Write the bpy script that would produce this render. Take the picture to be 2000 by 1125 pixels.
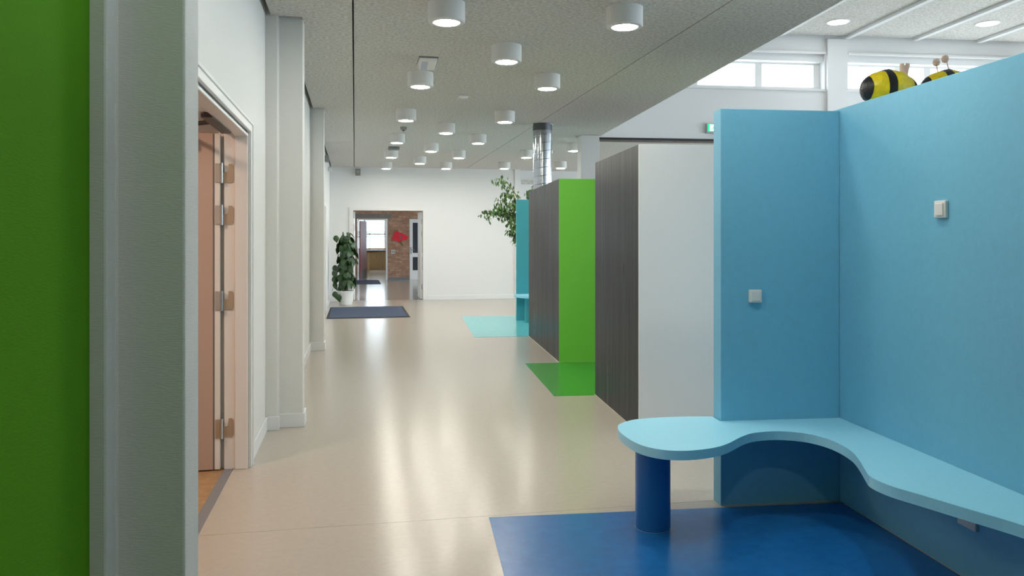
import bpy, bmesh, math, random
from mathutils import Vector, Matrix
random.seed(7)
for o in list(bpy.data.objects): bpy.data.objects.remove(o)
scene = bpy.context.scene
C = scene.collection

# ---------------------------------------------------------------- camera, sky, exposure
F, H, VY = 1550.0, 1.42, 467.0
YAW = math.atan(307 / F)              # camera turned right of the corridor axis (+Y)
R = YAW - math.atan(188 / F)          # booths and hall are turned a little right of the corridor
CR, SR = math.cos(R), math.sin(R)
cd = bpy.data.cameras.new('camera'); cam = bpy.data.objects.new('camera', cd); C.objects.link(cam)
cam.location = (0, 0, H); cam.rotation_euler = (math.pi / 2, 0, -YAW)
cd.sensor_width = 36; cd.lens = F / 2000 * 36; cd.shift_y = -(562.5 - VY) / 2000
cd.clip_start = 0.02; cd.clip_end = 200
scene.camera = cam

world = bpy.data.worlds.new('overcast_sky'); scene.world = world; world.use_nodes = True
bg = world.node_tree.nodes['Background']
bg.inputs[0].default_value = (0.78, 0.89, 1.0, 1); bg.inputs[1].default_value = 4.2
LAMP = 66.0                            # emission of the ceiling drum lamps
LAMPC = (1.0, 0.965, 0.86)
vs = scene.view_settings
vs.view_transform = 'Standard'; vs.look = 'None'; vs.gamma = 1; vs.use_curve_mapping = False
vs.exposure = 1.0

def r2w(u, v, z=0.0): return Vector((u * CR + v * SR, -u * SR + v * CR, z))
def w2r(x, y): return (x * CR - y * SR, x * SR + y * CR)
RM = Matrix.Rotation(-R, 4, 'Z')

def portal(name, loc, rot, sx, sy):
    l = bpy.data.lights.new(name, 'AREA'); l.shape = 'RECTANGLE'; l.size = sx; l.size_y = sy
    l.cycles.is_portal = True
    o = bpy.data.objects.new(name, l); C.objects.link(o); o.location = loc; o.rotation_euler = rot
    return o
# daylight portal in the hall's window wall, outside the picture (gives no light of its own, only guides the sky light)
portal('hall_window_offscreen', r2w(10.96, 4.5, 2.5), (0, math.pi / 2, -R), 2.0, 14.5)

# ---------------------------------------------------------------- materials
def mat(name, col, rough=0.6, metal=0.0, spec=0.5, emis=None, estr=0.0, noise=0.0, nscale=40, bump=0.0, bscale=200,
        stretch=(1, 1, 1), coat=0.0, ramp=None, rnoise=0.0):
    m = bpy.data.materials.new(name); m.use_nodes = True
    nt = m.node_tree; b = nt.nodes['Principled BSDF']
    b.inputs['Base Color'].default_value = (*col, 1); b.inputs['Roughness'].default_value = rough
    b.inputs['Metallic'].default_value = metal; b.inputs['Specular IOR Level'].default_value = spec
    b.inputs['Coat Weight'].default_value = coat; b.inputs['Coat Roughness'].default_value = 0.12
    if emis:
        b.inputs['Emission Color'].default_value = (*emis, 1); b.inputs['Emission Strength'].default_value = estr
    if noise or bump or rnoise:
        tc = nt.nodes.new('ShaderNodeTexCoord'); mp = nt.nodes.new('ShaderNodeMapping')
        mp.inputs['Scale'].default_value = stretch
        geo = nt.nodes.new('ShaderNodeNewGeometry')
        nt.links.new(geo.outputs['Position'], mp.inputs['Vector'])
        if noise or rnoise:
            n = nt.nodes.new('ShaderNodeTexNoise'); n.inputs['Scale'].default_value = nscale
            n.inputs['Detail'].default_value = 5; n.inputs['Roughness'].default_value = 0.65
            nt.links.new(mp.outputs[0], n.inputs['Vector'])
        if noise:
            r = nt.nodes.new('ShaderNodeValToRGB')
            r.color_ramp.elements[0].position = 0.3; r.color_ramp.elements[1].position = 0.7
            lo = ramp[0] if ramp else tuple(c * (1 - noise) for c in col)
            hi = ramp[1] if ramp else tuple(min(1, c * (1 + noise)) for c in col)
            r.color_ramp.elements[0].color = (*lo, 1); r.color_ramp.elements[1].color = (*hi, 1)
            nt.links.new(n.outputs[0], r.inputs[0]); nt.links.new(r.outputs[0], b.inputs['Base Color'])
        if rnoise:
            mr = nt.nodes.new('ShaderNodeMapRange')
            mr.inputs['To Min'].default_value = rough - rnoise; mr.inputs['To Max'].default_value = rough + rnoise
            mr.inputs['From Min'].default_value = .3; mr.inputs['From Max'].default_value = .7
            nt.links.new(n.outputs[0], mr.inputs['Value']); nt.links.new(mr.outputs[0], b.inputs['Roughness'])
        if bump:
            n2 = nt.nodes.new('ShaderNodeTexNoise'); n2.inputs['Scale'].default_value = bscale
            n2.inputs['Detail'].default_value = 3
            nt.links.new(mp.outputs[0], n2.inputs['Vector'])
            bp = nt.nodes.new('ShaderNodeBump'); bp.inputs['Strength'].default_value = bump
            bp.inputs['Distance'].default_value = 0.004
            nt.links.new(n2.outputs[0], bp.inputs['Height']); nt.links.new(bp.outputs[0], b.inputs['Normal'])
    return m

M = {}
M['wall'] = mat('woven_white_wallpaper', (0.76, 0.75, 0.71), 0.75, bump=0.35, bscale=60, stretch=(1, 1, 6), noise=0.02, nscale=50)
M['wall_plain'] = mat('white_wall_paint', (0.78, 0.78, 0.77), 0.7, bump=0.08, bscale=120)
M['hall_wall'] = mat('hall_white_paint', (0.78, 0.78, 0.77), 0.7, bump=0.08, bscale=120)
M['green_wall'] = mat('green_wall_paint', (0.085, 0.27, 0.004), 0.8, spec=0.15, bump=0.3, bscale=60, stretch=(1, 1, 5))
M['white_paint'] = mat('white_gloss_paint', (0.80, 0.79, 0.77), 0.35)
M['base'] = mat('white_baseboard_paint', (0.80, 0.80, 0.79), 0.4)
M['ceil'] = mat('wood_wool_board', (0.5, 0.49, 0.45), 0.95, noise=1, nscale=38, bump=0.7, bscale=90,
                ramp=((0.43, 0.415, 0.375), (0.76, 0.745, 0.70)))
M['ceil2'] = M['ceil']
M['floor'] = mat('beige_linoleum', (0.475, 0.425, 0.365), 0.21, spec=0.5, noise=0.035, nscale=30)
M['floor_far'] = mat('polished_beige_linoleum', (0.475, 0.425, 0.365), 0.13, spec=0.6, noise=0.035, nscale=30)
M['floor_blue'] = mat('blue_linoleum', (0.012, 0.135, 0.40), 0.24, spec=0.5, noise=0.10, nscale=14)
M['floor_green'] = mat('green_linoleum', (0.05, 0.30, 0.035), 0.22, spec=0.5, noise=0.1, nscale=14)
M['floor_cyan'] = mat('turquoise_linoleum', (0.14, 0.56, 0.60), 0.22, spec=0.5, noise=0.06, nscale=14)
M['floor_room'] = mat('ochre_linoleum', (0.38, 0.23, 0.11), 0.45, noise=0.2, nscale=18)
M['cyan'] = mat('turquoise_paint', (0.18, 0.51, 0.72), 0.5, bump=0.12, bscale=90, noise=0.03, nscale=30)
M['cyan_far'] = mat('teal_paint', (0.055, 0.36, 0.41), 0.55, bump=0.1, bscale=90)
M['bench'] = mat('light_turquoise_laminate', (0.34, 0.75, 0.95), 0.34, noise=0.03, nscale=60, bump=0.05, bscale=150)
M['leg_blue'] = mat('deep_blue_paint', (0.012, 0.14, 0.40), 0.38)
M['dark'] = mat('dark_stained_board', (0.017, 0.018, 0.022), 0.33, spec=0.09, noise=0.12, nscale=3, stretch=(7, 7, 0.25), rnoise=0.07, bump=0.06, bscale=60)
M['white_panel'] = mat('white_panel_paint', (0.78, 0.78, 0.77), 0.6, bump=0.1, bscale=90)
M['green_panel'] = mat('apple_green_paint', (0.15, 0.52, 0.045), 0.5, bump=0.1, bscale=90)
M['sealant'] = mat('pale_sealant', (0.50, 0.46, 0.38), 0.6)
M['plastic'] = mat('white_plastic', (0.80, 0.79, 0.77), 0.35)
M['grey_plastic'] = mat('grey_plastic', (0.25, 0.26, 0.25), 0.5)
M['lamp_white'] = mat('lamp_housing_white', (0.74, 0.73, 0.70), 0.5)
M['lamp_glow'] = mat('lamp_diffuser', (0.9, 0.9, 0.9), 0.5, emis=LAMPC, estr=LAMP)
M['hall_glow'] = mat('hall_lamp_diffuser', (0.9, 0.9, 0.9), 0.5, emis=(1, 0.96, 0.95), estr=12)
M['steel'] = mat('brushed_steel', (0.55, 0.58, 0.60), 0.25, metal=1.0)
M['brass'] = mat('dull_brass_plate', (0.50, 0.42, 0.32), 0.4, metal=0.6)
M['galv'] = mat('galvanised_duct', (0.50, 0.53, 0.56), 0.16, metal=1.0, noise=0.12, nscale=12, bump=0.05, bscale=30)
M['duct_dark'] = mat('dark_duct_collar', (0.12, 0.13, 0.14), 0.35, metal=0.8)
M['door_warm'] = mat('pale_pink_door_laminate', (0.50, 0.375, 0.31), 0.5)
M['seal_grey'] = mat('grey_door_seal', (0.20, 0.20, 0.21), 0.5)
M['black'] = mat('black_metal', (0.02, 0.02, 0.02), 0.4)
M['mat_blue'] = mat('blue_grey_mat_pile', (0.055, 0.075, 0.13), 0.95, noise=0.5, nscale=90, bump=0.8, bscale=150)
M['mat_rubber'] = mat('black_mat_rubber', (0.015, 0.016, 0.02), 0.7)
M['brick'] = mat('red_brown_brick', (0.40, 0.21, 0.13), 0.85, noise=0.3, nscale=7, bump=0.3, bscale=60)
M['brick2'] = mat('light_brown_brick', (0.46, 0.27, 0.17), 0.85, noise=0.3, nscale=7, bump=0.3, bscale=60)
M['mortar'] = mat('brick_mortar', (0.34, 0.25, 0.19), 0.9)
M['concrete'] = mat('grey_concrete_lintel', (0.23, 0.20, 0.18), 0.85, noise=0.15, nscale=12)
M['red_door'] = mat('dark_red_door_paint', (0.23, 0.022, 0.028), 0.4)
M['white_lav'] = mat('white_joinery', (0.80, 0.79, 0.77), 0.4)
M['poppy'] = mat('red_poppy_card', (0.72, 0.012, 0.03), 0.6, noise=0.15, nscale=20)
M['poppy_mid'] = mat('grey_poppy_heart', (0.13, 0.14, 0.14), 0.8)
M['stem'] = mat('green_paper_stem', (0.10, 0.14, 0.05), 0.7)
M['wood'] = mat('orange_pine', (0.62, 0.33, 0.12), 0.5, noise=0.15, nscale=8, stretch=(1, 8, 8))
M['pale_pine'] = mat('pale_pine', (0.86, 0.62, 0.33), 0.5)
M['wood_pan'] = mat('pine_panelling', (0.55, 0.37, 0.18), 0.6, noise=0.15, nscale=6, stretch=(6, 6, 0.6))
M['table_top'] = mat('blue_grey_table_top', (0.10, 0.12, 0.17), 0.35)
M['leaf'] = mat('dark_green_leaf', (0.030, 0.075, 0.020), 0.35, noise=0.4, nscale=12)
M['ficus_leaf'] = mat('green_ficus_leaf', (0.070, 0.15, 0.035), 0.4, noise=0.5, nscale=10)
M['bark'] = mat('brown_bark', (0.16, 0.10, 0.06), 0.8, noise=0.3, nscale=30)
M['soil'] = mat('dark_soil', (0.03, 0.02, 0.015), 0.95)
M['pot'] = mat('white_glazed_pot', (0.80, 0.81, 0.80), 0.3)
M['terracotta'] = mat('brown_pot', (0.35, 0.18, 0.10), 0.6)
M['yellow'] = mat('yellow_papier_mache', (0.78, 0.58, 0.008), 0.45, noise=0.25, nscale=22, bump=1.0, bscale=45,
                  ramp=((0.70, 0.52, 0.01), (0.95, 0.76, 0.01)))
M['bee_black'] = mat('black_papier_mache', (0.012, 0.011, 0.014), 0.35, bump=1.0, bscale=60)
M['cream'] = mat('cream_card', (0.75, 0.55, 0.45), 0.7)
M['sign_green'] = mat('exit_sign_green', (0.01, 0.35, 0.12), 0.4, emis=(0.01, 0.50, 0.18), estr=0.9)
M['sign_white'] = mat('exit_sign_white', (0.9, 0.9, 0.9), 0.4, emis=(0.9, 1.0, 0.95), estr=1.6)
M['sign_box'] = mat('exit_sign_housing', (0.42, 0.42, 0.44), 0.5)
M['lens_pale'] = mat('pale_blue_lens', (0.50, 0.55, 0.68), 0.3)
M['dark_glass'] = mat('dark_door_glass', (0.03, 0.035, 0.05), 0.05, spec=0.6)

def glass_mat():
    m = bpy.data.materials.new('window_glass'); m.use_nodes = True; nt = m.node_tree
    for n in list(nt.nodes): nt.nodes.remove(n)
    o = nt.nodes.new('ShaderNodeOutputMaterial'); mx = nt.nodes.new('ShaderNodeMixShader')
    t = nt.nodes.new('ShaderNodeBsdfTransparent'); g = nt.nodes.new('ShaderNodeBsdfGlossy')
    t.inputs[0].default_value = (0.96, 0.98, 0.98, 1); g.inputs['Roughness'].default_value = 0.02
    mx.inputs[0].default_value = 0.06
    nt.links.new(t.outputs[0], mx.inputs[1]); nt.links.new(g.outputs[0], mx.inputs[2]); nt.links.new(mx.outputs[0], o.inputs[0])
    return m
M['glass'] = glass_mat()

# ---------------------------------------------------------------- mesh helpers
class MB:
    def __init__(s): s.v = []; s.f = []
    def add(s, vs_, fs): 
        n = len(s.v); s.v += [tuple(p) for p in vs_]; s.f += [tuple(n + i for i in f) for f in fs]; return s
    def box(s, x0, x1, y0, y1, z0, z1):
        x0, x1 = min(x0, x1), max(x0, x1); y0, y1 = min(y0, y1), max(y0, y1); z0, z1 = min(z0, z1), max(z0, z1)
        return s.add([(x0,y0,z0),(x1,y0,z0),(x1,y1,z0),(x0,y1,z0),(x0,y0,z1),(x1,y0,z1),(x1,y1,z1),(x0,y1,z1)],
                     [(0,3,2,1),(4,5,6,7),(0,1,5,4),(1,2,6,5),(2,3,7,6),(3,0,4,7)])
    def prism(s, poly, z0, z1):
        a = sum(poly[i][0]*poly[(i+1)%len(poly)][1]-poly[(i+1)%len(poly)][0]*poly[i][1] for i in range(len(poly)))
        if a < 0: poly = poly[::-1]
        n = len(poly)
        return s.add([(p[0],p[1],z0) for p in poly]+[(p[0],p[1],z1) for p in poly],
                     [tuple(range(n-1,-1,-1)), tuple(range(n,2*n))]+[(i,(i+1)%n,n+(i+1)%n,n+i) for i in range(n)])
    def lathe(s, prof, n=32, cx=0, cy=0):
        vs_=[]; fs=[]
        for r,z in prof:
            for i in range(n):
                t=2*math.pi*i/n; vs_.append((cx+r*math.cos(t),cy+r*math.sin(t),z))
        for k in range(len(prof)-1):
            for i in range(n):
                j=(i+1)%n; fs.append((k*n+i,k*n+j,(k+1)*n+j,(k+1)*n+i))
        if prof[0][0]>1e-6: fs.append(tuple(range(n-1,-1,-1)))
        m=(len(prof)-1)*n
        if prof[-1][0]>1e-6: fs.append(tuple(m+i for i in range(n)))
        return s.add(vs_,fs)
    def tube(s, path, rad, n=8):
        pts=[Vector(p) for p in path]; rads=rad if isinstance(rad,(list,tuple)) else [rad]*len(pts)
        vs_=[]; fs=[]
        for i,p in enumerate(pts):
            d=(pts[min(i+1,len(pts)-1)]-pts[max(i-1,0)]).normalized()
            a=d.cross(Vector((0.13,0.31,0.94))); 
            if a.length<0.05: a=d.cross(Vector((1,0,0)))
            a.normalize(); b=d.cross(a)
            for k in range(n):
                t=2*math.pi*k/n; vs_.append(p+(a*math.cos(t)+b*math.sin(t))*rads[i])
        for i in range(len(pts)-1):
            for k in range(n):
                j=(k+1)%n; fs.append((i*n+k,i*n+j,(i+1)*n+j,(i+1)*n+k))
        m=(len(pts)-1)*n
        fs += [tuple(range(n-1,-1,-1)), tuple(m+k for k in range(n))]
        return s.add(vs_,fs)
    def xf(s, m): s.v=[tuple(m @ Vector(p)) for p in s.v]; return s
    def mesh(s, name, m, bevel=0, smooth=False, segs=2):
        me=bpy.data.meshes.new(name); me.from_pydata(s.v,[],s.f)
        bm=bmesh.new(); bm.from_mesh(me)
        bmesh.ops.recalc_face_normals(bm,faces=bm.faces)
        if bevel:
            es=[e for e in bm.edges if len(e.link_faces)==2 and e.calc_face_angle(0)>0.6]
            bmesh.ops.bevel(bm,geom=es,offset=bevel,segments=segs,affect='EDGES',profile=0.5,clamp_overlap=True)
        if smooth:
            for f in bm.faces: f.smooth=True
            for e in bm.edges:
                if len(e.link_faces)==2 and e.calc_face_angle(0)>0.6: e.smooth=False
        bm.to_mesh(me); bm.free()
        me.materials.append(M[m] if isinstance(m,str) else m)
        return me
    def build(s, name, m, parent=None, bevel=0, smooth=False, segs=2):
        return link(name, s.mesh(name,m,bevel,smooth,segs), parent)
def link(name, me, parent=None, loc=None, rot=None, scale=None):
    o=bpy.data.objects.new(name,me); C.objects.link(o)
    if parent: o.parent=parent
    if loc is not None: o.location=loc
    if rot is not None: o.rotation_euler=rot
    if scale is not None: o.scale=scale
    return o
def tag(o, label=None, cat=None, group=None, kind=None):
    if label: o['label']=label
    if cat: o['category']=cat
    if group: o['group']=group
    if kind: o['kind']=kind
    return o
def thing(name, label, cat, loc=(0,0,0), rz=0, group=None, kind=None):
    o=bpy.data.objects.new(name,None); C.objects.link(o); o.location=loc; o.rotation_euler=(0,0,rz); o.empty_display_size=.2
    return tag(o,label,cat,group,kind)
def struct(name, mb, m, label=None, parent=None, rframe=False, bevel=0):
    if rframe: mb.xf(RM)
    o=mb.build(name,m,parent,bevel)
    if not parent: tag(o,label,name.split('_')[0],kind='structure')
    return o
def Bx(*a): return MB().box(*a)
FY=18.55; CEIL=3.10; UC=4.78; EDGE=2.95; HV=12.45
def edge_x(y): return (EDGE + y*SR)/CR

# ---------------------------------------------------------------- floor
floor=struct('floor', MB().prism([(-0.74,-4.2),(14.5,-4.2),(14.5,38),(-3.1,38),(-3.1,18.6),(-0.74,18.6)],-0.12,-0.004),'floor','glossy beige linoleum floor of the corridor and hall')
Bx(-0.737,14.4,-4.1,4.016,-0.004,0).build('floor_sheet','floor',floor)
Bx(-0.737,14.4,4.0185,18.70,-0.004,0).build('floor_sheet','floor',floor)
Bx(-3.1,6.1,18.702,37.9,-0.004,0).build('floor_sheet','floor_far',floor)['label']='polished floor beyond the double door opening'
def inlay(u0,u1,v0,v1,m,lab):
    o=Bx(u0,u1,v0,v1,-0.002,0.002).xf(RM).build('floor_inlay',m,floor); o['label']=lab
inlay(0.37,2.283,-3.0,2.66,'floor_blue','blue linoleum inlay under the curved bench')
inlay(0.37,2.283,2.663,4.03,'floor_blue','blue linoleum inlay under the curved bench')
inlay(1.24,2.9,7.07,8.98,'floor_green','green linoleum inlay between the dark blocks')
inlay(0.84,2.9,11.47,14.58,'floor_cyan','turquoise linoleum inlay at the far bench')

# ---------------------------------------------------------------- left wall, piers, door
DY0,DY1,DH=3.35,5.15,2.085
wl=MB().box(-0.83,-0.65,2.11,DY0-0.03,0,CEIL+0.3).box(-0.83,-0.65,DY1+0.03,6.2,0,CEIL+0.3).box(-0.83,-0.65,DY0-0.03,DY1+0.03,DH+0.03,CEIL+0.3)
struct('wall_left',wl,'wall','off white wallpapered wall around the open door')
struct('wall_left',Bx(-0.83,-0.57,-4.1,1.885,0,CEIL+0.3),'green_wall','bright green painted wall beside the first white pier')
struct('wall_left',Bx(-0.83,-0.56,6.39,10.4,0,CEIL+0.3),'wall','off white wallpapered wall between two piers')
D2a,D2b=14.6,15.6
w3=MB().box(-0.83,-0.56,10.57,D2a,0,CEIL+0.3).box(-0.83,-0.56,D2b,18.55,0,CEIL+0.3).box(-0.83,-0.56,D2a,D2b,2.06,CEIL+0.3)
struct('wall_left',w3,'wall_plain','white wall behind the leafy plant')
def pier(y0,y1,yi,xs,xc,lab):
    p=MB().prism([(-0.385,y0),(-0.385,y1),(-0.66,y1),(-0.66,yi),(xs,yi),(xs,y0)],0,CEIL+0.3)
    struct('wall_pier',p,'wall',lab,bevel=0.006)
pier(1.95,2.11,1.885,-0.535,0,'white pier at the end of the green wall')
pier(6.205,6.39,6.125,-0.562,0,'white pier next to the open door')
pier(10.4,10.57,10.34,-0.56,0,'white pier before the leafy plant')
# baseboards
def bb(side,x0,x1,y0,y1,lab,rf=False): struct('baseboard_'+side,Bx(x0,x1,y0,y1,0,0.105),'base',lab,rframe=rf,bevel=0.004)
bb('left',-0.65,-0.636,DY1+0.075,6.125,'white baseboard between door and pier')
bb('left',-0.65,-0.549,6.111,6.125,'white baseboard on the pier step')
bb('left',-0.562,-0.371,6.191,6.205,'white baseboard on the front of the pier by the door')
bb('left',-0.385,-0.371,6.205,6.395,'white baseboard on the side of the pier by the door')
bb('left',-0.56,-0.546,6.40,10.4,'white baseboard between the second and third pier')
bb('left',-0.56,-0.371,10.386,10.40,'white baseboard on the front of the third pier')
bb('left',-0.385,-0.371,10.40,10.575,'white baseboard on the side of the third pier')
bb('left',-0.56,-0.546,10.575,D2a-0.07,'white baseboard behind the third pier')
bb('left',-0.56,-0.546,D2b+0.07,18.536,'white baseboard beside the leafy plant')
# door 1: frame, leaf, hinges
d1=thing('door_1','white framed doorway with pale door leaf swung open into the room','door',(-0.65,DY1,0),kind='structure')
d1.location=(0,0,0)
for nm,b_ in (('door_jamb',(-0.79,-0.66,DY1-0.012,DY1+0.04,0,DH+0.03)),('door_jamb',(-0.725,-0.648,DY1-0.026,DY1-0.012,0,DH)),
             ('door_jamb',(-0.79,-0.66,DY0-0.04,DY0+0.012,0,DH+0.03)),('door_head',(-0.79,-0.66,DY0,DY1,DH-0.012,DH+0.03)),
             ('door_head',(-0.725,-0.648,DY0,DY1,DH-0.03,DH-0.012)),
             ('architrave',(-0.65,-0.630,DY1+0.0,DY1+0.072,0,DH+0.07)),('architrave',(-0.65,-0.630,DY0-0.072,DY0,0,DH+0.07)),
             ('architrave',(-0.65,-0.630,DY0,DY1,DH,DH+0.07)),
             ('architrave_bead',(-0.65,-0.622,DY1+0.046,DY1+0.064,0,DH+0.062)),('architrave_bead',(-0.65,-0.622,DY0-0.06,DY1+0.05,DH+0.044,DH+0.062))):
    Bx(*b_).build(nm,'white_paint',d1,0.004)
leaf=Bx(-1.74,-0.852,DY1-0.03,DY1+0.012,0.008,2.068).build('door_leaf','door_warm',d1,0.002)
Bx(-0.852,-0.842,DY1-0.026,DY1+0.012,0.008,2.068).build('door_seal','seal_grey',leaf)
Bx(-0.842,-0.812,DY1-0.03,DY1+0.012,0.008,2.068).build('door_lipping','white_paint',leaf,0.002)
for z in (1.825,1.568,1.042,0.258):
    h=MB().lathe([(0.009,z-0.062),(0.009,z+0.062)],12,-0.801,DY1-0.034).build('hinge','steel',d1,smooth=True)
    Bx(-0.838,-0.806,DY1-0.036,DY1-0.0305,z-0.058,z+0.058).build('hinge_leaf','steel',h,0.002)
    MB().prism([(-0.796,z-0.058),(-0.742,z-0.058),(-0.734,z-0.045),(-0.734,z+0.045),(-0.742,z+0.058),(-0.762,z+0.058),(-0.768,z+0.01),(-0.796,z+0.005)],-(DY1-0.012),-(DY1-0.017)).xf(Matrix(((1,0,0,0),(0,0,-1,0),(0,1,0,0),(0,0,0,1)))).build('hinge_plate','brass',h)
cl=MB().box(-1.25,-0.95,DY1-0.075,DY1-0.032,1.98,2.045).build('door_closer','black',d1,0.006)
MB().tube([(-1.0,DY1-0.05,2.058),(-0.93,4.72,2.06),(-0.74,4.55,2.062)],0.013,8).build('closer_arm','black',cl)
MB().box(-0.775,-0.72,4.3,4.95,2.045,2.066).build('closer_rail','black',cl)
Bx(-0.79,-0.737,DY0,DY1-0.013,-0.004,0.004).build('threshold','seal_grey',d1)
# the room behind the door
struct('floor',Bx(-4.2,-0.79,2.6,6.6,-0.12,0.0),'floor_room','ochre floor of the room behind the open door')
struct('wall_left',Bx(-4.3,-4.2,2.5,6.7,0,2.8),'wall_plain','far wall of the room behind the open door')
struct('wall_left',Bx(-4.2,-0.83,6.6,6.7,0,2.8),'wall_plain','end wall of the room behind the open door')
struct('wall_left',Bx(-4.2,-0.83,2.5,2.6,0,2.8),'wall_plain','near wall of the room behind the open door')
struct('ceiling',Bx(-4.3,-0.83,2.5,6.7,2.8,2.9),'wood_pan','wooden ceiling of the room behind the open door')
lt=bpy.data.lights.new('room_lamp_offscreen','AREA'); lt.shape='DISK'; lt.size=0.4; lt.energy=17; lt.color=(1,0.68,0.50)
lo=bpy.data.objects.new('room_lamp_offscreen',lt); C.objects.link(lo); lo.location=(-1.9,3.9,2.7)
# door 2 in the far left wall
d2=thing('door_2','white framed door in the left wall before the plant','door',(0,0,0),kind='structure')
for nm,b_ in (('door_jamb',(-0.66,-0.535,D2b-0.03,D2b+0.04,0,2.09)),('door_jamb',(-0.66,-0.535,D2a-0.04,D2a+0.03,0,2.09)),('door_head',(-0.66,-0.535,D2a,D2b,2.03,2.09))):
    Bx(*b_).build(nm,'white_paint',d2,0.004)
l2=Bx(-0.64,-0.60,D2a+0.032,D2b-0.032,0.006,2.028).build('door_leaf','white_lav',d2,0.003)
MB().tube([(-0.60,D2a+0.1,1.03),(-0.555,D2a+0.1,1.03),(-0.555,D2a+0.21,1.03)],0.009).build('door_handle','steel',l2)

# ---------------------------------------------------------------- ceiling (low part)
lowpoly=[(-0.83,-4.1),(edge_x(-4.1),-4.1),(edge_x(12.0),12.0)]
e0=r2w(EDGE,HV+0.02); e1=r2w(11.0,HV+0.02); e2=r2w(11.0,20.6)
lowpoly+= [(e0.x,e0.y),(e1.x,e1.y),(e2.x,20.6),(-0.83,20.6)]
J1,J2=-0.013,2.573; JW=0.006
# left edge of the boards: open slot of 4 cm along each bay wall, tight against the piers
BAYS=[(-4.0,1.885,-0.57),(1.885,2.11,-0.385),(2.11,6.125,-0.61),(6.125,6.39,-0.385),(6.39,10.34,-0.52),(10.34,10.57,-0.385),(10.57,18.55,-0.52)]
left=[q for y0,y1,x in BAYS for q in ((x,y0),(x,y1))]
# the slab above the boards is open along the two long joints, so the joints are real slots; the deck closes them on top
ceiling=struct('ceiling',MB().prism(lowpoly,CEIL+0.3,CEIL+0.4),'ceil','grey wood wool ceiling boards over the corridor')
MB().prism([(J1-JW,-4.0)]+left+[(J1-JW,FY)],CEIL,CEIL+0.3).build('ceiling_slab','ceil',ceiling)
Bx(J1+JW,J2-JW,-4.0,FY,CEIL,CEIL+0.3).build('ceiling_slab','ceil',ceiling)
MB().prism([(J2+JW,-4.0),(edge_x(-4.0)-.002,-4.0),(edge_x(12.0)-.002,12.0),(e0.x,e0.y),(e1.x,e1.y),(e2.x,20.6),(J2+JW,20.6)],CEIL,CEIL+0.3).build('ceiling_slab','ceil',ceiling)
ys=[-4.0,-0.6,1.8,4.2,6.6,9.0,11.4,13.8,16.2,18.8]
for i in range(len(ys)-1):
    a,b=ys[i]+0.0015,ys[i+1]-0.0015
    lp=[]
    for y0,y1,x in BAYS:
        p,q=max(a,y0),min(b,y1)
        if q>p: lp+=[(x,p),(x,q)]
    strips=[[(J1-JW,a)]+lp+[(J1-JW,min(b,FY))],[(J1+JW,a),(J2-JW,a),(J2-JW,b),(J1+JW,b)]]
    if b<12.1: strips.append([(J2+JW,a),(edge_x(a)-0.002,a),(edge_x(b)-0.002,b),(J2+JW,b)])
    elif a<12.1:
        strips.append([(J2+JW,a),(edge_x(a)-.002,a),(e0.x-.002,e0.y),(e1.x,e1.y+.0),(e1.x+0.2,b),(J2+JW,b)])
    else: strips.append([(J2+JW,a),(11.5,a),(11.5,b),(J2+JW,b)])
    for p in strips: MB().prism(p,CEIL-0.02,CEIL).build('ceiling_panel','ceil',ceiling)
CZ=CEIL-0.02
# upper hall ceiling
uc=struct('ceiling',Bx(EDGE,11.1,-4.2,HV+0.4,UC+0.3,UC+0.4),'ceil2','high hall ceiling with pale battens',rframe=True)
Bx(EDGE,11.1,-4.2,HV-0.08,UC+0.02,UC+0.3).xf(RM).build('ceiling_slab','ceil2',uc)
bu=[3.53,4.715,5.905,7.10,8.30,9.46,10.65]
for i,u in enumerate([EDGE]+bu):
    u1=(bu+[11.1])[i]
    Bx(u+0.002,u1-0.002,-4.1,HV-0.08,UC,UC+0.02).xf(RM).build('ceiling_panel','ceil2',uc)
for u in bu: Bx(u-0.045,u+0.045,-4.1,HV-0.08,UC-0.045,UC).xf(RM).build('ceiling_batten','hall_wall',uc,0.004)
struct('wall_fascia',Bx(EDGE-0.25,EDGE-0.001,-4.1,HV,CEIL+0.001,UC+0.3),'hall_wall','white upstand above the edge of the low ceiling',rframe=True)

# ---------------------------------------------------------------- high hall wall with clerestory windows
hw=MB()
ZB,ZT=3.05,UC
O=[(3.4,6.735),(7.13,10.55)]; OZ0,OZ1=3.90,4.52
hw.box(2.92,11.1,HV,HV+0.3,ZB,OZ0).box(2.92,11.1,HV,HV+0.3,OZ1,ZT+0.3)
hw.box(2.92,O[0][0],HV,HV+0.3,OZ0,OZ1).box(O[0][1],O[1][0],HV,HV+0.3,OZ0,OZ1).box(O[1][1],11.1,HV,HV+0.3,OZ0,OZ1)
struct('wall_hall',hw,'hall_wall','white hall wall with the high window strip',rframe=True)
struct('trim_3',Bx(2.93,11.0,HV-0.012,HV+0.02,ZB-0.03,ZB),'black','dark strip under the hall wall',rframe=True)  # plain dark strip along the wall's lower edge, in the shared black material
struct('trim_4',Bx(2.93,11.0,HV+0.02,HV+0.1,ZB-0.06,ZB),'concrete','brown board under the hall wall',rframe=True)
struct('wall_column',Bx(2.62,2.92,HV-0.0,HV+0.28,0,CZ),'hall_wall','square white column at the end of the hall wall',rframe=True,bevel=0.004)
struct('wall_pilaster',Bx(6.76,7.11,HV-0.06,HV,ZB,ZT-0.05),'hall_wall','white pilaster between the two high windows',rframe=True)
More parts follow.
